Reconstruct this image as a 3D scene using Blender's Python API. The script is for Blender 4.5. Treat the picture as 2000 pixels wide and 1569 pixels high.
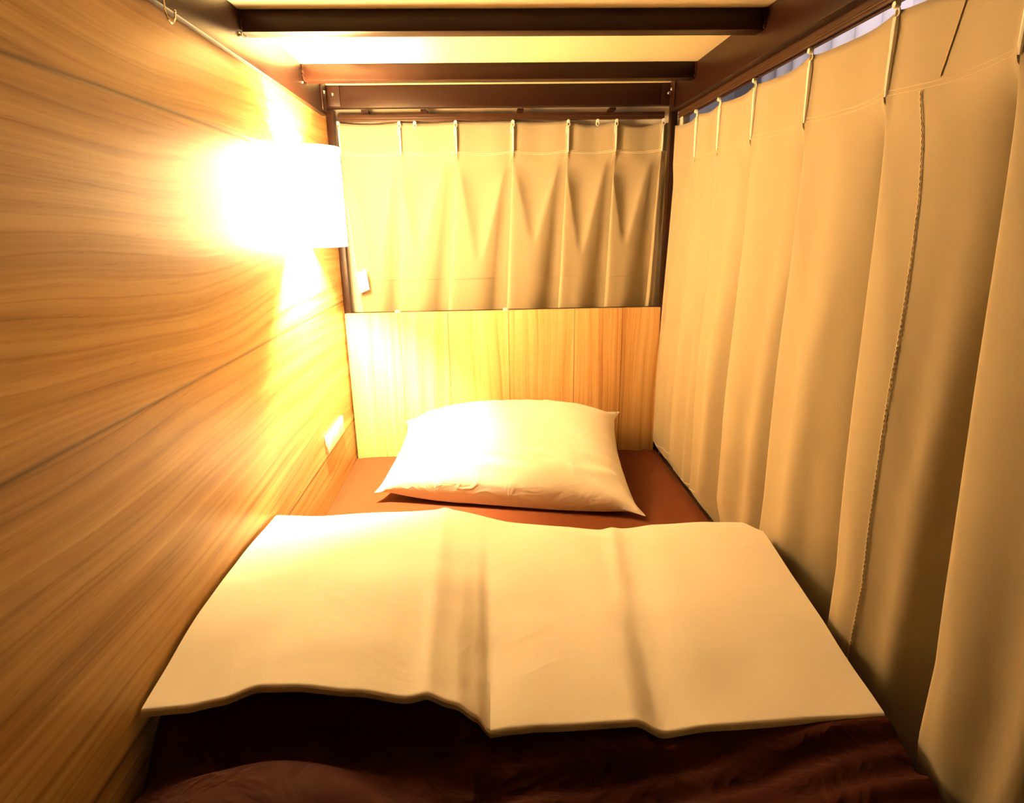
import bpy, bmesh, math, random
from mathutils import Vector, Matrix, noise
random.seed(4)
S = bpy.context.scene
COL = S.collection
for o in list(bpy.data.objects): bpy.data.objects.remove(o)

# ------------------------------------------------------------------ camera
F, PIT, YAW, ROLL = 1172.0, math.radians(16.54), math.radians(2.12), math.radians(-0.93)
CAM = Vector((0.45, -1.878, 0.727))
fw = Vector((math.sin(YAW)*math.cos(PIT), math.cos(YAW)*math.cos(PIT), -math.sin(PIT)))
r0 = Vector((math.cos(YAW), -math.sin(YAW), 0)); u0 = r0.cross(fw)
rr = math.cos(ROLL)*r0 + math.sin(ROLL)*u0
uu = -math.sin(ROLL)*r0 + math.cos(ROLL)*u0
cd = bpy.data.cameras.new('camera'); cam = bpy.data.objects.new('camera', cd); COL.objects.link(cam)
cd.sensor_width = 36; cd.lens = F/2000*36; cd.clip_start = 0.02
M = Matrix((rr, uu, -fw)).transposed().to_4x4(); M.translation = CAM
cam.matrix_world = M
S.camera = cam

# ------------------------------------------------------------------ world, exposure, corridor light
w = bpy.data.worlds.new('world'); S.world = w; w.use_nodes = True
w.node_tree.nodes['Background'].inputs[0].default_value = (0.5, 0.45, 0.5, 1)
w.node_tree.nodes['Background'].inputs[1].default_value = 0.0
S.view_settings.view_transform = 'Standard'; S.view_settings.look = 'None'
S.view_settings.exposure = 0.22; S.view_settings.gamma = 1.0; S.view_settings.use_curve_mapping = False
LAMP_COL = (1.0, 0.67, 0.29)
SHADE_E = 105.0        # radiance of the lit shade
BULB_W = 110.0         # bulb inside the shade, watts
def area_light(name, loc, size, power, col, rot=(0, 0, 0)):
    l = bpy.data.lights.new(name, 'AREA'); l.size = size; l.energy = power; l.color = col
    o = bpy.data.objects.new(name, l); COL.objects.link(o); o.location = loc; o.rotation_euler = rot
    return o
area_light('corridor_light', (1.55, 0.3, 2.25), 0.6, 22, (1.0, 0.84, 0.84))

# ------------------------------------------------------------------ node helpers
class NT:
    def __init__(s, name):
        s.m = bpy.data.materials.new(name); s.m.use_nodes = True; s.t = s.m.node_tree
        s.b = s.t.nodes['Principled BSDF']
    def n(s, kind, ins=None, **kw):
        nd = s.t.nodes.new('ShaderNode' + kind)
        for k, v in kw.items(): setattr(nd, k, v)
        for k, v in (ins or {}).items():
            if isinstance(v, bpy.types.NodeSocket): s.t.links.new(v, nd.inputs[k])
            else: nd.inputs[k].default_value = v
        return nd
    def math(s, op, a, b=0.0, c=None, clamp=False):
        ins = {0: a, 1: b}
        if c is not None: ins[2] = c
        return s.n('Math', ins, operation=op, use_clamp=clamp).outputs[0]
    def ramp(s, fac, stops):
        r = s.n('ValToRGB', {0: fac}); e = r.color_ramp.elements
        while len(e) < len(stops): e.new(0.5)
        for el, (p, c) in zip(e, stops): el.position = p; el.color = (*c, 1) if len(c) == 3 else c
        return r.outputs[0]
    def mix(s, fac, a, b, mode='MIX'):
        nd = s.n('Mix', data_type='RGBA', blend_type=mode)
        for k, v in ((0, fac), (6, a), (7, b)):
            if isinstance(v, bpy.types.NodeSocket): s.t.links.new(v, nd.inputs[k])
            else: nd.inputs[k].default_value = v if k == 0 else (*v, 1)
        return nd.outputs[2]
    def bump(s, h, strength, dist):
        return s.n('Bump', {'Height': h, 'Strength': strength, 'Distance': dist}).outputs[0]
    def fin(s, **ins):
        for k, v in ins.items():
            k = k.replace('_', ' ')
            if isinstance(v, bpy.types.NodeSocket): s.t.links.new(v, s.b.inputs[k])
            else:
                if isinstance(v, tuple) and len(v) == 3: v = (*v, 1)
                s.b.inputs[k].default_value = v
        return s.m

def wood(name, along, across, joints, dark, mid, light, rough=0.42, width=0.385, freq=1.0, spec=0.3, joint_dark=0.45, jw=0.0050, WARP=0.11):
    """planks: grain runs along one axis, joints listed as positions on the other"""
    t = NT(name)
    co = t.n('TexCoord').outputs['Object']
    xyz = t.n('SeparateXYZ', {0: co})
    A = xyz.outputs[along]; B = xyz.outputs[across]
    # plank index
    idx = None
    for j in joints:
        st = t.math('GREATER_THAN', B, j)
        idx = st if idx is None else t.math('ADD', idx, st)
    rnd = t.n('TexWhiteNoise', {'W': t.math('ADD', idx, 3.7)}, noise_dimensions='1D').outputs['Value']
    off = t.math('MULTIPLY', idx, 7.31)
    # slow warp of the grain (cathedrals)
    v1 = t.n('CombineXYZ', {0: t.math('ADD', t.math('MULTIPLY', A, 1.5*freq), off), 1: t.math('MULTIPLY', B, 3.4*freq), 2: off}).outputs[0]
    warp = t.n('TexNoise', {'Vector': v1, 'Scale': 1.0, 'Detail': 1.5, 'Roughness': 0.45}).outputs[0]
    Bw = t.math('ADD', B, t.math('MULTIPLY', t.math('SUBTRACT', warp, 0.5), WARP/freq))
    # broad bands
    v2 = t.n('CombineXYZ', {0: t.math('ADD', t.math('MULTIPLY', A, 0.55*freq), off), 1: t.math('MULTIPLY', Bw, 26*freq), 2: off}).outputs[0]
    bands = t.n('TexNoise', {'Vector': v2, 'Scale': 1.0, 'Detail': 3.0, 'Roughness': 0.62}).outputs[0]
    # fine lines
    v3 = t.n('CombineXYZ', {0: t.math('ADD', t.math('MULTIPLY', A, 2.2*freq), off), 1: t.math('MULTIPLY', Bw, 150*freq), 2: off}).outputs[0]
    fine = t.n('TexNoise', {'Vector': v3, 'Scale': 1.0, 'Detail': 4.0, 'Roughness': 0.65}).outputs[0]
    # thin dark growth rings
    rings = t.math('SINE', t.math('ADD', t.math('MULTIPLY', Bw, 230*freq), t.math('MULTIPLY', bands, 16)))
    rings = t.math('POWER', t.math('MAXIMUM', rings, 0.0), 5.0)
    # pores: short dashes
    v4 = t.n('CombineXYZ', {0: t.math('MULTIPLY', A, 28*freq), 1: t.math('MULTIPLY', B, 420*freq), 2: off}).outputs[0]
    pores = t.n('TexNoise', {'Vector': v4, 'Scale': 1.0, 'Detail': 2.0}).outputs[0]
    pores = t.math('MULTIPLY', t.math('SUBTRACT', pores, 0.60, clamp=True), 1.6)
    f = t.math('ADD', t.math('MULTIPLY', bands, 0.75), t.math('MULTIPLY', fine, 0.40))
    f = t.math('ADD', f, t.math('MULTIPLY', t.math('SUBTRACT', rnd, 0.5), 0.07))
    f = t.math('SUBTRACT', f, t.math('MULTIPLY', rings, 0.085))
    f = t.math('SUBTRACT', f, t.math('MULTIPLY', pores, 0.35))
    col = t.ramp(f, [(0.32, dark), (0.52, mid), (0.72, light)])
    # joints
    jm = None
    for j in joints:
        d = t.math('ABSOLUTE', t.math('SUBTRACT', B, j))
        k = t.math('SUBTRACT', 1.0, t.math('DIVIDE', d, jw), clamp=True)
        jm = k if jm is None else t.math('MAXIMUM', jm, k)
    col = t.mix(t.math('MULTIPLY', jm, joint_dark), col, tuple(c*0.25 for c in dark))
    bm = t.bump(t.math('SUBTRACT', t.math('MULTIPLY', f, 0.4), jm), 0.18, 0.0012)
    return t.fin(Base_Color=col, Roughness=rough, Normal=bm, Specular_IOR_Level=spec)

def cloth(name, col, weave=900.0, rough=0.85, crease=0.0, cscale=7.0, sheen=0.15, var=0.06, cdist=0.004, trans=0.0, spec=0.2):
    t = NT(name)
    co = t.n('TexCoord').outputs['Object']
    nz = t.n('TexNoise', {'Vector': co, 'Scale': weave, 'Detail': 2.0}).outputs[0]
    big = t.n('TexNoise', {'Vector': co, 'Scale': 3.0, 'Detail': 3.0}).outputs[0]
    c = t.mix(t.math('MULTIPLY', big, var*2), col, tuple(x*0.8 for x in col))
    nrm = t.bump(nz, 0.25, 0.0006)
    if crease:
        warp = t.n('TexNoise', {'Vector': co, 'Scale': cscale, 'Detail': 3.0, 'Roughness': 0.5, 'Distortion': 1.2}).outputs[0]
        ridge = t.math('ABSOLUTE', t.math('SUBTRACT', warp, 0.5))
        ridge = t.math('SUBTRACT', 1.0, t.math('MULTIPLY', ridge, 9.0), clamp=True)
        nd = t.n('Bump', {'Height': ridge, 'Strength': crease, 'Distance': cdist, 'Normal': nrm})
        nrm = nd.outputs[0]
    m = t.fin(Base_Color=c, Roughness=rough, Normal=nrm, Sheen_Weight=sheen, Specular_IOR_Level=spec)
    if trans:
        out = t.t.nodes['Material Output']
        tr = t.n('BsdfTranslucent', {'Color': c}); mx = t.n('MixShader', {0: trans, 1: t.b.outputs[0], 2: tr.outputs[0]})
        t.t.links.new(mx.outputs[0], out.inputs[0])
    return m

def plain(name, col, rough=0.5, metal=0.0, bump=0.0, scale=60.0, spec=0.5):
    t = NT(name)
    co = t.n('TexCoord').outputs['Object']
    nz = t.n('TexNoise', {'Vector': co, 'Scale': scale, 'Detail': 3.0}).outputs[0]
    c = t.mix(nz, tuple(x*0.9 for x in col), tuple(min(1, x*1.08) for x in col))
    kw = dict(Base_Color=c, Roughness=rough, Metallic=metal, Specular_IOR_Level=spec)
    if bump: kw['Normal'] = t.bump(nz, bump, 0.001)
    return t.fin(**kw)

WD, WM, WL = (0.155, 0.070, 0.020), (0.345, 0.190, 0.062), (0.485, 0.315, 0.130)
M_wall = wood('wall_laminate', 1, 2, [0.119, 0.504, 0.889], WD, WM, WL, joint_dark=0.8, rough=0.40)
HJ = [0.172, 0.323, 0.513, 0.721, 0.873]
M_head = wood('headboard_laminate', 2, 0, HJ, (0.42, 0.20, 0.07), (0.66, 0.40, 0.17), (0.82, 0.56, 0.28), joint_dark=0.85, freq=1.15, jw=0.0022, WARP=0.07)
M_beige = cloth('curtain_fabric', (0.335, 0.285, 0.195), weave=700, rough=0.7, sheen=0.2)
M_white = cloth('pillowcase_cotton', (0.80, 0.76, 0.70), crease=0.22, cscale=9)
M_sheet = cloth('folded_sheet_cotton', (0.68, 0.63, 0.56), crease=0.16, cscale=4.5)
M_brown = cloth('brown_cotton', (0.115, 0.034, 0.015), crease=0.25, cscale=6, sheen=0.0, spec=0.12)
M_duvet = cloth('brown_duvet_cotton', (0.028, 0.006, 0.0025), crease=0.5, cscale=9, sheen=0.0, spec=0.10, cdist=0.006)
M_metal = plain('brown_painted_steel', (0.016, 0.0045, 0.0022), rough=0.40, bump=0.05, scale=300, spec=0.22)
M_rail = plain('brown_rail_aluminium', (0.05, 0.022, 0.012), rough=0.4, spec=0.3)
M_chrome = plain('polished_steel', (0.75, 0.72, 0.68), rough=0.18, metal=1.0)
M_panel = plain('cream_plywood', (0.62, 0.55, 0.37), rough=0.8, bump=0.15, scale=160)
M_plastic = plain('white_plastic', (0.85, 0.83, 0.80), rough=0.4)
M_thread = plain('thread', (0.80, 0.72, 0.55), rough=0.8)
M_mthread = plain('curtain_thread', (0.50, 0.42, 0.27), rough=0.8)
M_dthread = plain('dark_thread', (0.45, 0.36, 0.23), rough=0.8)
M_tag = plain('white_satin_tag', (0.9, 0.9, 0.9), rough=0.6)
M_ink = plain('tag_ink', (0.25, 0.25, 0.3), rough=0.6)
M_dark = plain('dark_slot', (0.03, 0.03, 0.03), rough=0.6)
M_pale = plain('pale_paint', (0.74, 0.72, 0.74), rough=0.8)
M_backw = plain('cream_paint', (0.74, 0.66, 0.52), rough=0.8)
M_lilac = cloth('pale_corridor_curtain', (0.72, 0.69, 0.72))
M_floor = plain('floor_vinyl', (0.06, 0.05, 0.045), rough=0.6)
M_shade = NT('glowing_shade'); M_shade = M_shade.fin(Base_Color=(0.9, 0.86, 0.78), Roughness=0.8, Emission_Color=LAMP_COL, Emission_Strength=SHADE_E)
M_bulb = NT('lit_bulb').fin(Base_Color=(1.0, 1.0, 1.0), Emission_Color=LAMP_COL, Emission_Strength=SHADE_E*2)

# ------------------------------------------------------------------ mesh helpers
def link(name, me, mat, parent=None, smooth=True):
    if isinstance(me, bmesh.types.BMesh):
        b = me; me = bpy.data.meshes.new(name)
        bmesh.ops.recalc_face_normals(b, faces=b.faces); b.to_mesh(me); b.free()
    o = bpy.data.objects.new(name, me); COL.objects.link(o)
    me.materials.append(mat)
    if smooth:
        for p in me.polygons: p.use_smooth = True
        try: me.set_sharp_from_angle(angle=math.radians(40))
        except Exception: pass
    if parent: o.parent = parent; o.matrix_parent_inverse = parent.matrix_world.inverted() if False else Matrix.Translation(-parent.location)
    return o
def tag(o, label, cat, group=None):
    o['label'] = label; o['category'] = cat
    if group: o['group'] = group
    return o
def thing(name, label, cat, loc=(0, 0, 0), group=None):
    o = bpy.data.objects.new(name, None); COL.objects.link(o); o.location = loc; o.empty_display_size = 0.02
    return tag(o, label, cat, group)
def struct(o): o['kind'] = 'structure'; return o
def box(b, x0, x1, y0, y1, z0, z1, bev=0.0):
    tb = bmesh.new(); bmesh.ops.create_cube(tb, size=1)
    for v in tb.verts: v.co = Vector(((x0+x1)/2 + v.co.x*(x1-x0), (y0+y1)/2 + v.co.y*(y1-y0), (z0+z1)/2 + v.co.z*(z1-z0)))
    if bev: bmesh.ops.bevel(tb, geom=tb.edges[:], offset=bev, segments=2, profile=0.5, affect='EDGES')
    me = bpy.data.meshes.new('t'); tb.to_mesh(me); tb.free(); b.from_mesh(me); bpy.data.meshes.remove(me)
def boxm(*a, **k):
    b = bmesh.new(); box(b, *a, **k); return b
def tube(b, pts, r, n=8, caps=True):
    pts = [Vector(p) for p in pts]; rings = []
    up = None
    for i, p in enumerate(pts):
        t = (pts[min(i+1, len(pts)-1)] - pts[max(i-1, 0)]).normalized()
        if up is None:
            up = t.orthogonal().normalized()
        up = (up - t*up.dot(t)).normalized()
        s = t.cross(up)
        ri = r[i] if isinstance(r, (list, tuple)) else r
        rings.append([b.verts.new(p + (up*math.cos(a) + s*math.sin(a))*ri) for a in [2*math.pi*k/n for k in range(n)]])
    for A, B in zip(rings, rings[1:]):
        for k in range(n): b.faces.new((A[k], A[(k+1) % n], B[(k+1) % n], B[k]))
    if caps:
        b.faces.new(rings[0][::-1]); b.faces.new(rings[-1])
def disc_cyl(b, c, axis, r, h, n=20, dome=0.0):
    c = Vector(c); ax = Vector(axis).normalized(); u = ax.orthogonal().normalized(); v = ax.cross(u)
    prof = [(0, r), (h*0.6, r), (h, r*0.8)] if not dome else [(0, r), (h*0.4, r*0.95), (h*0.8, r*0.65), (h, r*0.25)]
    rings = [[b.verts.new(c + ax*d + (u*math.cos(2*math.pi*k/n) + v*math.sin(2*math.pi*k/n))*q) for k in range(n)] for d, q in prof]
    for A, B in zip(rings, rings[1:]):
        for k in range(n): b.faces.new((A[k], A[(k+1) % n], B[(k+1) % n], B[k]))
    b.faces.new(rings[0][::-1]); b.faces.new(rings[-1])
def grid(P, closed_back=None):
    """P: 2-D list of points -> bmesh of quads; closed_back(p) offsets a back sheet to give thickness"""
    b = bmesh.new(); V = [[b.verts.new(p) for p in row] for row in P]
    n, m = len(P), len(P[0])
    for i in range(n-1):
        for j in range(m-1): b.faces.new((V[i][j], V[i][j+1], V[i+1][j+1], V[i+1][j]))
    if closed_back:
        W = [[b.verts.new(closed_back(Vector(p), i, j)) for j, p in enumerate(row)] for i, row in enumerate(P)]
        for i in range(n-1):
            for j in range(m-1): b.faces.new((W[i][j], W[i+1][j], W[i+1][j+1], W[i][j+1]))
        for i in range(n-1):
            b.faces.new((V[i][0], V[i+1][0], W[i+1][0], W[i][0])); b.faces.new((V[i][-1], W[i][-1], W[i+1][-1], V[i+1][-1]))
        for j in range(m-1):
            b.faces.new((V[0][j], W[0][j], W[0][j+1], V[0][j+1])); b.faces.new((V[-1][j], V[-1][j+1], W[-1][j+1], W[-1][j]))
    return b
def lerp(a, b, t): return a + (b-a)*t
def clamp(x, a=0.0, b=1.0): return max(a, min(b, x))
def sm(a, b, x): t = clamp((x-a)/(b-a)); return t*t*(3-2*t)
def interp(pts, x):
    if x <= pts[0][0]: return pts[0][1]
    for (x0, y0), (x1, y1) in zip(pts, pts[1:]):
        if x <= x1: t = (x-x0)/(x1-x0); t = t*t*(3-2*t)*0.5 + t*0.5; return y0 + (y1-y0)*t
    return pts[-1][1]
def nz(x, y, z=0.0): return noise.noise(Vector((x, y, z)))

# ------------------------------------------------------------------ the setting
ZF = -0.45
struct(link('wall_left', boxm(-0.05, 0.0, -3.0, 0.30, ZF, 1.55), M_wall, smooth=False))
struct(link('wall_far', boxm(-0.05, 2.2, 2.4, 2.45, ZF, 2.3), M_pale, smooth=False))
struct(link('floor', boxm(-0.05, 2.2, -3.0, 2.4, ZF-0.05, ZF), M_floor, smooth=False))
struct(link('wall_back', boxm(0.0, 1.06, 0.100, 0.13, ZF, 1.30), M_backw, smooth=False))
struct(link('wall_right', boxm(2.10, 2.2, -3.0, 2.4, ZF, 2.3), M_pale, smooth=False))
struct(link('ceiling', boxm(-0.05, 2.2, -3.0, 2.4, 2.3, 2.35), M_pale, smooth=False))

struct(link('leak_blocker_1', boxm(1.045, 1.06, 0.036, 0.0995, ZF, 1.30), M_backw, smooth=False))  # added strip hidden behind the post, stops corridor light leaking in
# ------------------------------------------------------------------ bunk frame
fr = thing('bunk_bed_frame', 'dark brown steel bunk frame with cross bars under the upper bunk', 'bed frame', (0.5, -1.0, ZF))
def beam(name, *a, bev=0.002): return link(name, boxm(*a, bev=bev), M_metal, fr)
beam('side_rail', 0.002, 0.015, -2.05, -0.03, 1.022, 1.104, bev=0.0012)
beam('side_rail', 0.981, 1.004, -2.05, -0.03, 1.024, 1.104)
beam('end_rail', 0.002, 1.012, 0.0, 0.028, 1.047, 1.118)
beam('post', 0.001, 0.0225, 0.0205, 0.046, ZF, 1.047)
beam('post', 0.9955, 1.014, 0.003, 0.033, ZF, 1.047)
beam('post', 0.002, 0.022, -2.08, -2.052, ZF, 1.104)
beam('post', 0.981, 1.012, -2.08, -2.052, ZF, 1.104)
for y in (-0.239, -0.625, -1.04, -1.46, -1.88):
    beam('cross_bar', 0.0155, 0.9805, y, y+0.036, 1.067, 1.1035)
beam('headboard_rail', 0.0228, 0.994, 0.021, 0.033, 0.452, 0.4665, bev=0.001)
def plate(x0, x1, y0, y1, z0, z1): return link('bracket_plate', boxm(x0, x1, y0, y1, z0, z1, bev=0.0008), M_metal, fr)
plate(0.010, 0.050, -0.004, -0.0005, 1.050, 1.116)
plate(0.962, 1.002, -0.004, -0.0005, 1.050, 1.116)
plate(0.0155, 0.0185, -0.075, -0.03, 1.03, 1.10)
plate(0.9775, 0.9805, -0.075, -0.03, 1.03, 1.10)
def bolt(c, ax, r=0.0045):
    b = bmesh.new(); disc_cyl(b, c, ax, r, r*0.8, dome=1); return link('bolt', b, M_chrome, fr)
bolt((0.030, -0.004, 1.081), (0, -1, 0)); bolt((0.0185, -0.050, 1.078), (1, 0, 0))
bolt((0.982, -0.004, 1.077), (0, -1, 0)); bolt((0.9775, -0.045, 1.079), (-1, 0, 0))
bolt((0.0155, -0.632, 1.062), (1, -0.4, 0), 0.005); bolt((0.0155, -0.243, 1.063), (1, -0.4, 0), 0.003)
for y in (-0.625, -0.239):
    for s, x in ((1, 0.0160), (-1, 0.9802)):
        b = bmesh.new(); n = 7
        pts = [(x + s*0.001 + s*0.0012*math.sin(k*2.4), y-0.0015-0.0008*math.cos(k*3.1), 1.069 + k*0.033/n) for k in range(n+1)]
        tube(b, pts, [0.0022+0.0008*math.sin(k*2.1) for k in range(n+1)], 6)
        link('weld_bead', b, M_metal, fr)
beam('side_rail', 1.0035, 1.022, -2.05, -0.01, -0.22, -0.025)  # low board added beside the mattress to block corridor light from below
link('bed_base', boxm(0.004, 0.985, -2.05, -0.002, -0.26, -0.2, bev=0.003), M_metal, fr)

p = link('bunk_base_panel', boxm(0.004, 1.0, -2.04, -0.002, 1.104, 1.118), M_panel, smooth=False)
tag(p, 'cream board of the upper bunk resting on the dark cross bars', 'panel')

hb = link('headboard', boxm(0.0055, 0.994, 0.0, 0.0195, -0.06, 0.4655, bev=0.001), M_head)
tag(hb, 'light wood plank headboard standing behind the pillow', 'headboard')
for x in (0.166, 0.505):
    b = bmesh.new(); disc_cyl(b, (x, 0.0195, 0.4655), (0, 0, 1), 0.009, 0.006); c = link('cap', b, M_plastic, hb); c.matrix_parent_inverse.identity()

# ------------------------------------------------------------------ mattress with brown sheet
def mattress():
    nx, ny = 60, 110; P = []
    x0, x1, y0, y1 = 0.002, 1.002, -0.003, -2.04
    for i in range(ny+1):
        y = lerp(y0, y1, i/ny); row = []
        for j in range(nx+1):
            x = lerp(x0, x1, j/nx)
            e = min(x-x0, x1-x, (y0-y)*1.0+0.004, y-y1)
            z = -0.012*(1-sm(0, 0.03, e))
            z += 0.0025*nz(x*6, y*5) + 0.003*max(0, nz(x*3+5, y*14+2))*sm(0, 0.1, e)
            z += -0.006*math.exp(-((x-0.93)/0.012)**2)*sm(-0.3, -0.05, y)
            z += -0.004*math.exp(-((x-0.045-0.03*math.sin(y*5))/0.006)**2)
            row.append((x, y, z-0.002))
        P.append(row)
    b = grid(P, closed_back=lambda p, i, j: Vector((p.x, p.y, -0.20)))
    return b
mt = link('mattress', mattress(), M_brown)
tag(mt, 'mattress in a brown fitted sheet on the lower bunk, under pillow and duvet', 'mattress')

# ------------------------------------------------------------------ duvet and folded white sheet
BACKY = [(0.0, -0.735), (0.35, -0.705), (0.69, -0.775), (0.975, -0.812)]
BACKZ = [(0.0, 0.160), (0.10, 0.152), (0.345, 0.147), (0.48, 0.126), (0.60, 0.126), (0.68, 0.122), (0.78, 0.138), (0.88, 0.148), (0.97, 0.151)]
FRONTZ = [(0.0, 0.155), (0.06, 0.157), (0.105, 0.166), (0.155, 0.185), (0.20, 0.185), (0.27, 0.172), (0.331, 0.156), (0.359, 0.158), (0.395, 0.146), (0.421, 0.124), (0.437, 0.098), (0.47, 0.102), (0.50, 0.105), (0.58, 0.104), (0.626, 0.104), (0.665, 0.087), (0.73, 0.091), (0.80, 0.092), (0.90, 0.097), (0.96, 0.098)]
FY = -1.256
def sheet_z(x, y):
    yb = interp(BACKY, x); v = clamp((y-yb)/(FY-yb))
    zb = interp(BACKZ, x); zf = interp(FRONTZ, x)
    # the front wave fades towards the back
    k = v**1.6
    base = lerp(zb, lerp(zb, zf, 1), v) if False else lerp(zb, lerp(0.15, 0.10, sm(0.3, 0.6, x)), v)*(1-k) + zf*k
    base += 0.022*math.sin(math.pi*v)*(1-sm(0.45, 0.9, x)*0.6)
    base += 0.008*math.sin(math.pi*v)*nz(x*4+1, y*4)
    # valley and ridges running down the folds
    def line(xa, xb, amp, wd, skew=0.0):
        c = lerp(xa, xb, v); d = (x-c)/wd
        return amp*math.exp(-d*d)
    base += line(0.347, 0.360, 0.004, 0.012)
    base += line(0.37, 0.437, -0.010, 0.045)*sm(0.05, 0.5, v)*(1-sm(0.8, 1, v))
    base += line(0.69, 0.635, 0.006, 0.016)*(1-0.6*v)
    base += line(0.74, 0.665, -0.003, 0.03)
    base += 0.0022*math.exp(-((y-(yb-0.022-0.09*max(0.0, x-0.345)))/0.006)**2)*sm(0.34, 0.37, x)*(1-sm(0.66, 0.69, x))
    base += 0.0025*nz(x*9, y*14+3)
    return base
def duvet_z(x, y):
    zs = sheet_z(x, y) - 0.0095
    edge = 1.0
    yb = interp(BACKY, x)-0.012
    if y > yb: return None
    zs *= math.sqrt(clamp((yb-y)/0.05 + 0.02))
    if y < FY+0.02:
        t = FY+0.02-y
        # drops behind the front edge into a dark hollow then swells again
        drop = sm(0, 0.075, t)
        hollow = lerp(zs, 0.070 if x < 0.42 else 0.052, drop)
        lump = 0.070*math.exp(-((x-0.19)/0.15)**2)*sm(0.035, 0.095, t) + 0.02*sm(0.07, 0.16, t)
        wr = 0.0
        if x > 0.38:
            ph = (t*1.0 + (x-0.45)*0.13)
            wr = 0.008*math.sin(ph*150 + 3*nz(x*4, y*6))*sm(0.01, 0.04, t)*(0.55+0.45*nz(x*7, 2.0))
            wr += 0.024*sm(0.70, 0.97, x)*sm(0, 0.04, t)*(1-sm(0.10, 0.16, t))
        zs = hollow + lump*sm(0, 0.06, t) + wr + 0.007*nz(x*14, y*18)*sm(0.0, 0.05, t)
    e = min(x-0.002, 0.982-x)
    zs *= math.sqrt(clamp(e/0.03 + 0.25)) if e < 0.0225 else 1.0
    return max(zs, 0.006)
def duvet():
    nx, ny = 130, 150; P = []
    for i in range(ny+1):
        row = []
        for j in range(nx+1):
            x = lerp(0.003, 0.982, j/nx)
            yb = interp(BACKY, x)-0.0125
            y = lerp(yb, -1.72, (i/ny))
            z = duvet_z(x, y)
            xo = x
            row.append((xo, y, z if z is not None else 0.01))
        P.append(row)
    return grid(P, closed_back=lambda p, i, j: Vector((p.x, p.y, 0.0015)))
dv = link('duvet', duvet(), M_duvet)
tag(dv, 'bulky dark brown duvet lying under the folded white sheet at the front', 'duvet')
def white_sheet():
    nx = 170; P = []
    for v in [0.988*i/88 for i in range(89)] + [0.991, 0.994, 0.9965, 0.9985, 1.0]:
        row = []
        for j in range(nx+1):
            u = j/nx
            xr = 0.972 - 0.012*v
            x = lerp(0.006, xr, u)
            yb = interp(BACKY, x)
            y = lerp(yb, FY, v)
            # clipped back right corner
            if x > 0.93: y = min(y, yb - 0.045*sm(0.93, 0.975, x)*1.0) if v < 0.2 else y
            z = sheet_z(x, y)
            z -= 0.006*(1-sm(0, 0.03, v)) + 0.0028*clamp((v-0.992)/0.008)**2
            row.append((x, y + 0.003*nz(x*8, 1.0)*v, z))
        P.append(row)
    return grid(P, closed_back=lambda p, i, j: Vector((p.x, p.y, p.z-0.0072)))
ws = link('folded_sheet', white_sheet(), M_sheet)
tag(ws, 'creased white folded sheet spread flat across the brown duvet', 'sheet')

# ------------------------------------------------------------------ pillow
def pillow():
    FL, FR = Vector((0.135, -0.362, 0.035)), Vector((0.818, -0.512, 0.022))
    BL, BR = Vector((0.185, -0.040, 0.120)), Vector((0.850, -0.040, 0.125))
    n, m = 90, 64; top, bot = [], []
    for i in range(m+1):
        v = -1 + 2*i/m; rt, rb = [], []
        for j in range(n+1):
            u = -1 + 2*j/n
            uu_, vv_ = (u+1)/2, (v+1)/2
            # concave sides between the corners
            ku = u*(1 - 0.055*(1-v*v)**1.0); kv = v*(1 - (0.02 if v < 0 else 0.04)*(1-u*u))
            a, c = (ku+1)/2, (kv+1)/2
            P = FL.lerp(FR, a).lerp(BL.lerp(BR, a), c)
            if v > 0: P.z += 0.03*(1-u*u)*v
            prof = (max(0, 1-abs(u)**2.8)**0.55)*(max(0, 1-abs(v)**2.6)**0.52)
            wr = 0.0
            edge = 1-prof
            wr += 0.010*nz(u*3, v*7+1)*prof*(1-sm(0.2, 1, vv_)*0.7)
            wr += 0.006*max(0, nz(u*9+3*v, v*5))*edge*prof*3
            fold = math.exp(-((v+0.62+0.10*u+0.05*math.sin(u*4))/0.05)**2)*sm(-0.5, 0.1, u)*(1-sm(0.75, 0.95, u))
            wr += 0.005*fold
            t = 0.108*prof + wr
            Pt = P + Vector((0, -0.10*prof*(0.3 if v > -0.2 else 0.3), t))
            Pb = P + Vector((0, -0.015*prof, -0.07*prof))
            Pb.z = max(Pb.z, 0.004 + 0.012*nz(u*2, v*3)**2)
            Pb.z = min(Pb.z, Pt.z-0.0004*0)
            ear = (sm(0.90, 1.0, abs(u))*sm(0.88, 1.0, abs(v)))*(1.0 if u > 0 else 0.5)
            E_ = Vector((0.016*(1 if u > 0 else -1), -0.010 if v < 0 else 0.0, -0.010 if v < 0 else 0.012))*ear
            Pt += E_; Pb += E_; Pb.z = max(Pb.z, 0.004); Pt.z = max(Pt.z, Pb.z)
            rt.append(Pt); rb.append(Pb)
        top.append(rt); bot.append(rb)
    b = bmesh.new(); V = [[b.verts.new(p) for p in r] for r in top]
    W = [[(V[i][j] if i in (0, m) or j in (0, n) else b.verts.new(bot[i][j])) for j in range(n+1)] for i in range(m+1)]
    for i in range(m):
        for j in range(n):
            b.faces.new((V[i][j], V[i][j+1], V[i+1][j+1], V[i+1][j])); b.faces.new((W[i][j], W[i+1][j], W[i+1][j+1], W[i][j+1]))
    # sewn hem flange at right front corner
    return b
pl = link('pillow', pillow(), M_white)
for p_ in pl.data.polygons: p_.use_smooth = True
tag(pl, 'plump white pillow leaning against the wooden headboard', 'pillow')

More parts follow.
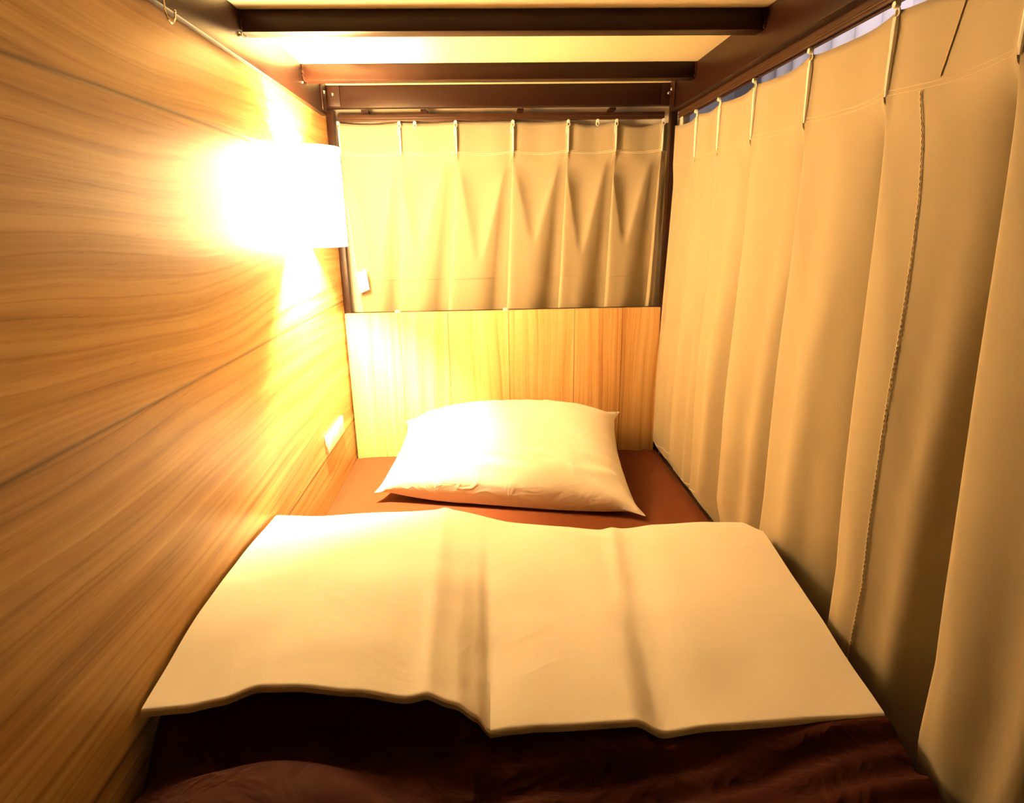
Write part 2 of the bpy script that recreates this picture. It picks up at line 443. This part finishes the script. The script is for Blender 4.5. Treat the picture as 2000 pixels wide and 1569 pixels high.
# ------------------------------------------------------------------ curtains
NP = 14
def prof_pts(o):
    """one pleat: cloth comes out of the cavity, turns over the lip, runs along the crest and drops into the next cavity"""
    return [(0.10*o+0.02, 0.0), (0.06*o+0.01, 0.06), (0.0, 0.28), (-0.030*o, 0.62), (-0.035*o, 0.90), (0.015, 1.01), (0.10, 1.0), (0.24, 0.93),
            (lerp(0.50, 0.36, o), 0.87), (lerp(0.70, 0.47, o), 0.72), (lerp(0.85, 0.58, o), 0.47), (lerp(0.92, 0.70, o), 0.20), (lerp(0.97, 0.85, o), 0.05), (1.02+0.10*o, 0.0)]
FLAT = [0.0, 0.001, 0.002, 0.003, 0.004, 0.02, 0.10, 0.24, 0.42, 0.60, 0.76, 0.89, 0.985, 1.0]
def prof_eval(q, o):
    q = clamp(q)*(NP-1); i = min(int(q), NP-2); t = q-i; L_ = prof_pts(o)
    def g(k):
        if k < 0: p = L_[NP-2]; return (p[0]-1.0, p[1])
        if k >= NP: p = L_[1]; return (p[0]+1.0, p[1])
        return L_[k]
    P = [g(i-1), g(i), g(i+1), g(i+2)]; r = []
    for c in (0, 1):
        a, b_, c_, d = [p[c] for p in P]
        r.append(0.5*((2*b_) + (-a+c_)*t + (2*a-5*b_+4*c_-d)*t*t + (-a+3*b_-3*c_+d)*t**3))
    return r[0], r[1], lerp(FLAT[i], FLAT[i+1], t)
def flat_p(q):
    q = clamp(q)*(NP-1); i = min(int(q), NP-2); return lerp(FLAT[i], FLAT[i+1], q-i)
class Curtain:
    def __init__(s, pins, lean, zh, ztop_pin, ztop_sag, zbot, amp, base, dimple, to_world, seed):
        s.pins = pins; s.lean = lean; s.zh = zh; s.tp = ztop_pin; s.ts = ztop_sag; s.zbot = zbot; s.amp = amp; s.base = base
        s.dim = dimple; s.head = 0.005; s.und = 0.0; s.u0 = 0.0; s.open = lambda hs: 0.15+0.85*hs**0.7; s.W = to_world
        rnd = random.Random(seed); s.r = [rnd.uniform(-1, 1) for _ in range(200)]
    def pt(s, u, z):
        i = min(int(u), len(s.pins)-2); q = u-i
        a0, a1 = s.pins[i], s.pins[i+1]
        h = clamp((s.zh-z)/(s.zh-0.0))                      # 0 at the heading seam
        hs = clamp((s.zh-z)/(s.zh-s.zref))
        a0 += s.lean(i)*hs; a1 += s.lean(i+1)*hs
        w_ = a1-a0
        o = s.open(hs); pa, pd, fp = prof_eval(q, o)
        am = s.amp(hs, u)*(1 + 0.15*lerp(s.r[i], s.r[i+1], sm(0, 1, (u-i))))
        a = lerp(fp, pa, sm(0, 0.06, hs))
        d = s.base(hs, a0 + a*w_) + (pd-1)*am
        # sagging dimple in the middle of each panel
        p = a
        c = 0.42 + 0.08*s.r[i+20]; zz = 1-hs/(0.62+0.15*s.r[i+40])
        if zz > 0:
            wd = 0.42*zz+0.05
            d -= s.dim*min(1.0, hs*5)*(zz**0.6)*max(0, 1-((p-c)/wd)**2)
        q = fp; e_ = min(q, 1-q)
        hd = s.base(0, 0) + s.head*(-math.sin(math.pi*clamp(q)) + 0.35*math.sin(3*math.pi*q + s.r[i+60]*2)) + 0.004*math.exp(-(e_/0.03)**2)
        if z > s.zh: d = hd; a = fp                           # stiffened heading
        else: d = lerp(hd, d, sm(0, 0.10, hs))
        al = a0 + a*w_
        d += s.und*hs**0.6*math.exp(-((fp-0.42)/0.30)**2)*math.sin(2*math.pi*(fp*1.7 + 0.25*hs + s.r[i+80]))
        d += 0.0035*nz(al*11+s.r[3]*5, z*2.2, 1.3)*hs*2
        return s.W(al, d, z)
    def topz(s, u):
        i = min(int(u), len(s.pins)-2); q = flat_p(u-i)
        return lerp(s.tp, s.ts(i), math.sin(math.pi*q)**0.7 if 0 < q < 1 else 0)
    def seamz(s, u, z0, sag):
        i = min(int(u), len(s.pins)-2); q = flat_p(u-i)
        return z0 - sag*math.sin(math.pi*clamp(q))
    def build(s, name, mat, per=52, rows=60):
        N = (len(s.pins)-1)*per; P = []; j0 = int(s.u0*per)
        zs = []
        for r in range(9): zs.append(('t', r/8))
        for r in range(1, rows+1): zs.append(('b', (r/rows)**1.15))
        for k, t in zs:
            row = []
            for j in range(j0, N+1):
                u = min(j/per, len(s.pins)-1-1e-6)
                z = lerp(s.topz(u), s.zh, t) if k == 't' else lerp(s.zh, s.zbot(u), t)
                row.append(s.pt(u, z))
            P.append(row)
        b = grid(P)
        o = link(name, b, mat)
        for f in o.data.polygons: f.use_smooth = True
        md = o.modifiers.new('thickness', 'SOLIDIFY'); md.thickness = 0.0012; md.offset = 1.0
        return o
    def stitch(s, name, mat, parent, z0, sag, off=0.0012, per=34, r=0.0007, u0=0.0, u1=None):
        b = bmesh.new(); u1 = len(s.pins)-1 if u1 is None else u1
        u0 = max(u0, s.u0); N = int((u1-u0)*per); pts = []
        for j in range(N+1):
            u = min(u0 + (u1-u0)*j/N, len(s.pins)-1-1e-6); z = z0(u) if callable(z0) else s.seamz(u, z0, sag)
            p = s.pt(u, z); q = s.W(0, 1, 0) - s.W(0, 0, 0)
            pts.append(p + q*off)
        tube(b, pts, r, 5)
        o = link(name, b, mat, None); o.parent = parent; return o

def hook_and_runner(cur, parent, u, zr, big=1.0):
    """white gliding runner on the rail with the plastic hook pinned into the pleat below it"""
    zt = zr; out = cur.W(0, 1, 0) - cur.W(0, 0, 0); al = cur.W(1, 0, 0) - cur.W(0, 0, 0)
    p0 = cur.pt(u, cur.tp)
    bp = Vector((p0.x, p0.y, 0)) + out*0.004
    b = bmesh.new()
    disc_cyl(b, bp + Vector((0, 0, zt-0.004)) - out*0.004, out, 0.0050, 0.007)
    ring = [bp + out*0.001 + al*(0.0042*math.cos(a)) + Vector((0, 0, zt-0.0125 + 0.0055*math.sin(a))) for a in [2*math.pi*k/12 for k in range(13)]]
    tube(b, ring, 0.0013, 6)
    o = link('runner', b, M_plastic); o.parent = parent
    b = bmesh.new()
    zb = cur.zh - 0.001; pts = []
    for k in range(8):
        z = lerp(zt-0.018, zb, k/7); p = cur.pt(u, min(z, cur.tp)); pts.append(Vector((p.x, p.y, z)) + out*(0.0035 if k < 7 else 0.001))
    tube(b, pts, [r_*big for r_ in (0.0022, 0.0034, 0.003, 0.0028, 0.0026, 0.0024, 0.0022, 0.0016)], 8)
    pr = [v + al*(-0.006) + out*0.002 for v in pts[:3]]
    tube(b, [pts[0] + out*0.001] + pr, 0.0012, 6)
    o = link('curtain_hook', b, M_plastic); o.parent = parent

# back curtain: along = x, out = -y
def WB(a, d, z): return Vector((a, 0.078 - d, z))
pinsB = [-0.0, 0.204-0.172, 0.204, 0.370, 0.538, 0.704, 0.848, 0.992, 1.03]
pinsB = [0.024, 0.202, 0.368, 0.538, 0.704, 0.849, 0.990, 1.02]
leanB = {0: 0.035, 1: -0.030, 2: -0.040, 3: -0.024, 4: -0.026, 5: -0.022, 6: -0.028, 7: -0.005}
sagB = {0: 1.014, 1: 1.016, 2: 1.018, 3: 1.016, 4: 1.006, 5: 1.000, 6: 1.01}
cb = Curtain(pinsB, lambda i: leanB.get(i, 0), 0.932, 1.019, lambda i: sagB.get(i, 1.01), lambda u: 0.41,
             lambda hs, u: 0.050*hs**0.55, lambda hs, a: 0.006+0.032*sm(0, 1, hs), 0.020, WB, 3)
cb.zref = 0.46; cb.u0 = 0.33; cb.open = lambda hs: 0.12+0.62*hs**0.8
back = cb.build('short_curtain', M_beige)
tag(back, 'short beige pleated curtain hanging above the wooden headboard', 'curtain')
cb.stitch('heading_stitch', M_thread, back, 0.9325, 0.006)
cb.stitch('heading_stitch', M_thread, back, 0.9365, 0.006)
cb.stitch('hem_stitch', M_dthread, back, 0.562, 0.0, r=0.0006)
for i in range(7): hook_and_runner(cb, back, i + (1e-4 if i else 0.02), 1.021)
b = bmesh.new()
pts_ = [cb.pt(0.335, lerp(1.016, 0.41, k/30)) + Vector((0, -0.0015, 0)) for k in range(31)]
tube(b, pts_, 0.0022, 6); o = link('side_hem', b, M_beige); o.parent = back
# satin care tag near the lower left corner
def care_tag():
    b = bmesh.new(); P = []
    for i in range(9):
        t = i/8; z = lerp(0.588, 0.526, t)
        P.append([Vector((lerp(0.048 + 0.012*t*0.6, 0.079+0.010*t*0.6, j/4), 0.020 - 0.004*math.sin(t*3) - 0.003*math.sin(j/4*3), z + 0.012*j/4)) for j in range(5)])
    return grid(P, closed_back=lambda p, i, j: p + Vector((0, 0.0006, 0)))
tg = link('care_tag', care_tag(), M_tag); tg.parent = back; tg['label'] = 'white satin care tag with faint print'
b = bmesh.new()
for z0, x0, x1 in ((0.553, 0.061, 0.067), (0.547, 0.059, 0.068), (0.540, 0.058, 0.076), (0.535, 0.058, 0.073)):
    box(b, x0, x1, 0.0145, 0.0150, z0, z0+0.0016)
pr = link('print', b, M_ink, smooth=False); pr.parent = tg
b = bmesh.new(); tube(b, [(0.052, 0.021, 0.586), (0.056, 0.022, 0.600), (0.066, 0.022, 0.606), (0.074, 0.021, 0.598)], 0.0007, 6)
lp = link('tag_loop', b, M_thread); lp.parent = tg

# long right curtain: along = -y, out = -x
def WR(a, d, z):
    x = 1.028 - d; lim = lerp(0.980 if a < 0.50 else 0.9865, 1.0045, 1-sm(0.0, 0.035 if a < 0.5 else 0.10, z)) + 0.020*(1-sm(-0.024, -0.004, z))
    if x < lim: x = lim - 0.0*(lim-x)
    return Vector((x, -a, z))
pinsR = [-0.004, 0.19, 0.345, 0.538, 0.758, 0.981, 1.199, 1.42, 1.64, 1.86, 2.05]
leanR = {0: -0.01, 1: 0.01, 2: 0.035, 3: 0.045, 4: 0.042, 5: 0.085, 6: 0.085, 7: 0.08}
def zbotR(u):
    return -0.12
def baseR(hs, a):
    return 0.016 + 0.024*sm(0, 1, hs)
cr = Curtain(pinsR, lambda i: leanR.get(i, 0.06), 0.888, 0.993, lambda i: 0.987, zbotR,
             lambda hs, u: (0.038 + 0.070*sm(1.2, 3.4, u) + 0.03*sm(4.5, 6.0, u))*hs**0.33, baseR, 0.008, WR, 8)
cr.zref = 0.20; cr.und = 0.008; cr.u0 = 0.30; cr.open = lambda hs: 0.10+0.85*hs**0.75
rc = cr.build('long_curtain', M_beige, per=52, rows=70)
tag(rc, 'long beige pleated curtain hanging down the right side of the bed', 'curtain')
cr.stitch('heading_stitch', M_mthread, rc, 0.8885, 0.005)
cr.stitch('heading_stitch', M_mthread, rc, 0.8945, 0.005)
cr.stitch('hem_stitch', M_thread, rc, lambda u: 0.010 + 0.012*math.sin(u*3), 0, r=0.0009, u1=2.5)
for i in range(1, 10): hook_and_runner(cr, rc, i + 1e-4, 1.003, 1.45)
# overlocked vertical seam
b = bmesh.new(); pts_ = []
for k in range(241):
    t = k/240; z = lerp(0.882, 0.0, t); u = 5.565 - 0.02*t + 0.012*math.sin(t*5)
    p = cr.pt(u, z); pts_.append(p + Vector((-0.0018, 0.0011*(1 if k % 2 else -1), 0)))
tube(b, pts_, 0.0010, 5); o = link('overlock_seam', b, M_mthread); o.parent = rc
b = bmesh.new(); pts_ = []
for k in range(21):
    t = k/20; z = lerp(0.984, 0.893, t); p = cr.pt(5.667 - 0.047*t, z); pts_.append(p + Vector((-0.0012, 0, 0)))
tube(b, pts_, 0.0011, 5); o = link('joining_seam', b, M_dthread); o.parent = rc

# rails
def rail(x0, x1, y0, y1, z0, z1, axis):
    b = bmesh.new()
    box(b, x0, x1, y0, y1, z0+0.006, z1, bev=0.001)
    t = 0.0035
    if axis == 'x':
        box(b, x0, x1, y0, y0+t, z0, z0+0.0062, bev=0.0006); box(b, x0, x1, y1-t, y1, z0, z0+0.0062, bev=0.0006)
        box(b, x0, x1, y0-0.0015, y0+0.0005, z0+0.008, z0+0.011)
    else:
        box(b, x0, x0+t, y0, y1, z0, z0+0.0062, bev=0.0006); box(b, x1-t, x1, y0, y1, z0, z0+0.0062, bev=0.0006)
        box(b, x0-0.0015, x0+0.0005, y0, y1, z0+0.008, z0+0.011)
    return b
rb = link('curtain_rail', rail(0.024, 0.992, 0.062, 0.080, 1.0215, 1.040, 'x'), M_rail)
tag(rb, 'brown curtain rail of the short back curtain, under the end rail', 'curtain rail')
for x in (0.10, 0.27, 0.55, 0.82):
    o = link('rail_bracket', boxm(x, x+0.018, 0.0285, 0.074, 1.040, 1.0468), M_metal, smooth=False); o.parent = rb
for x in (0.026,):
    pass
r2 = link('curtain_rail', rail(1.0045, 1.0215, -2.04, -0.035, 1.006, 1.034, 'y'), M_rail)
tag(r2, 'brown curtain rail of the long right curtain, along the side rail', 'curtain rail')
# spare runners without a hook
for x, lab in ((0.248, 'left of centre'), (0.791, 'right of centre')):
    b = bmesh.new()
    disc_cyl(b, (x, 0.066, 1.0165), (0, -1, 0), 0.005, 0.007)
    ring = [(x + 0.0042*math.cos(a), 0.062, 1.008 + 0.0055*math.sin(a)) for a in [2*math.pi*k/12 for k in range(13)]]
    tube(b, ring, 0.0013, 6)
    o = link('curtain_runner', b, M_plastic)
    tag(o, 'small white runner with no hook on the back rail, %s' % lab, 'curtain runner', 'spare runners on the back rail')

# ------------------------------------------------------------------ wall lamp
LX, LY = 0.0, -0.362   # the half-round shade's centre, on the wall
SR, SD = 0.087, 0.112
lamp = thing('wall_lamp', 'glowing white cylindrical wall lamp on the wood panelled wall', 'lamp', (0.0, LY, 0.785))
def shade():
    b = bmesh.new(); n = 48; z0, z1 = 0.680, 0.902; rings = []
    for (k_, z) in ((0.0, z0), (0.0, z1), (0.0016, z1), (0.0016, z0)):
        rings.append([b.verts.new((0.001 + (SD-k_)*max(0, math.cos(a))**0.85, LY + (SR-k_)*math.sin(a), z)) for a in [-math.pi/2 + math.pi*k/n for k in range(n+1)]])
    for a in range(4):
        A, B = rings[a], rings[(a+1) % 4]
        for k in range(n): b.faces.new((A[k], A[k+1], B[k+1], B[k]))
    b.faces.new([r[0] for r in rings]); b.faces.new([r[n] for r in rings][::-1])
    return b
link('lamp_shade', shade(), M_shade, lamp)
BX = 0.050
b = bmesh.new()
prof = [(0.011, 0.752), (0.012, 0.764), (0.018, 0.778), (0.023, 0.796), (0.021, 0.812), (0.012, 0.823), (0.003, 0.826)]
n = 20; rings = [[b.verts.new((BX+q*math.cos(2*math.pi*k/n), LY+q*math.sin(2*math.pi*k/n), z)) for k in range(n)] for q, z in prof]
for A, B in zip(rings, rings[1:]):
    for k in range(n): b.faces.new((A[k], A[(k+1) % n], B[(k+1) % n], B[k]))
b.faces.new(rings[0][::-1]); b.faces.new(rings[-1])
link('bulb', b, M_bulb, lamp)
b = bmesh.new(); disc_cyl(b, (BX, LY, 0.727), (0, 0, 1), 0.012, 0.025)
link('bulb_holder', b, M_plastic, lamp)
b = bmesh.new(); box(b, 0.0005, 0.008, LY-0.02, LY+0.02, 0.715, 0.765, bev=0.002); box(b, 0.006, BX, LY-0.005, LY+0.005, 0.726, 0.734, bev=0.001)
link('wall_mount', b, M_plastic, lamp)
for zz, xx, yy, kk in ((0.842, BX, LY, 0.5), (0.748, BX+0.022, LY-0.012, 1.9)):
    l = bpy.data.lights.new('bulb_light', 'POINT'); l.energy = BULB_W*kk; l.color = LAMP_COL; l.shadow_soft_size = 0.015
    o = bpy.data.objects.new('bulb_light', l); COL.objects.link(o); o.location = (xx, yy, zz)

# ------------------------------------------------------------------ wall socket
sk = link('wall_socket', boxm(0.0004, 0.008, -0.338, -0.150, 0.134, 0.184, bev=0.002), M_plastic)
tag(sk, 'white double socket plate low on the wood wall near the headboard', 'socket')
for y in (-0.29, -0.21):
    o = link('socket_face', boxm(0.008, 0.0095, y-0.022, y+0.022, 0.142, 0.176, bev=0.0006), M_plastic, None); o.parent = sk
    for dy in (-0.006, 0.006):
        q = link('slot', boxm(0.0093, 0.0099, y+dy-0.0012, y+dy+0.0012, 0.155, 0.166), M_dark, None, smooth=False); q.parent = o

# ------------------------------------------------------------------ metal hook by the left rail
b = bmesh.new()
hy = -0.918; pts_ = [(0.0165, hy, 1.103), (0.0185, hy, 1.08), (0.0185, hy, 1.05), (0.0185, hy, 1.018)]
for k in range(9):
    a = math.pi + math.pi*k/8; pts_.append((0.0185+0.004*k/8, hy+0.009+0.009*math.cos(a), 1.012+0.010*math.sin(a)))
pts_.append((0.023, hy+0.0185, 1.018))
tube(b, pts_, 0.0013, 8)
bmesh.ops.create_uvsphere(b, u_segments=12, v_segments=8, radius=0.0024, matrix=Matrix.Translation((0.023, hy+0.0185, 1.019)))
o = link('metal_hook', b, M_chrome)
tag(o, 'small bent steel hook hanging on the left side rail above the wall', 'hook')

# ------------------------------------------------------------------ pale curtain across the corridor
def corridor_curtain():
    P = []
    for i in range(3):
        z = (2.2, 1.4, 0.2)[i]; P.append([Vector((1.95 + 0.03*math.sin(j*0.52), 0.1 + j*0.014, z)) for j in range(110)])
    return grid(P, closed_back=lambda p, i, j: p + Vector((0.003, 0, 0)))
o = link('corridor_curtain', corridor_curtain(), M_lilac)
tag(o, 'pale grey curtain across the corridor, seen through the gap above the long curtain', 'curtain')
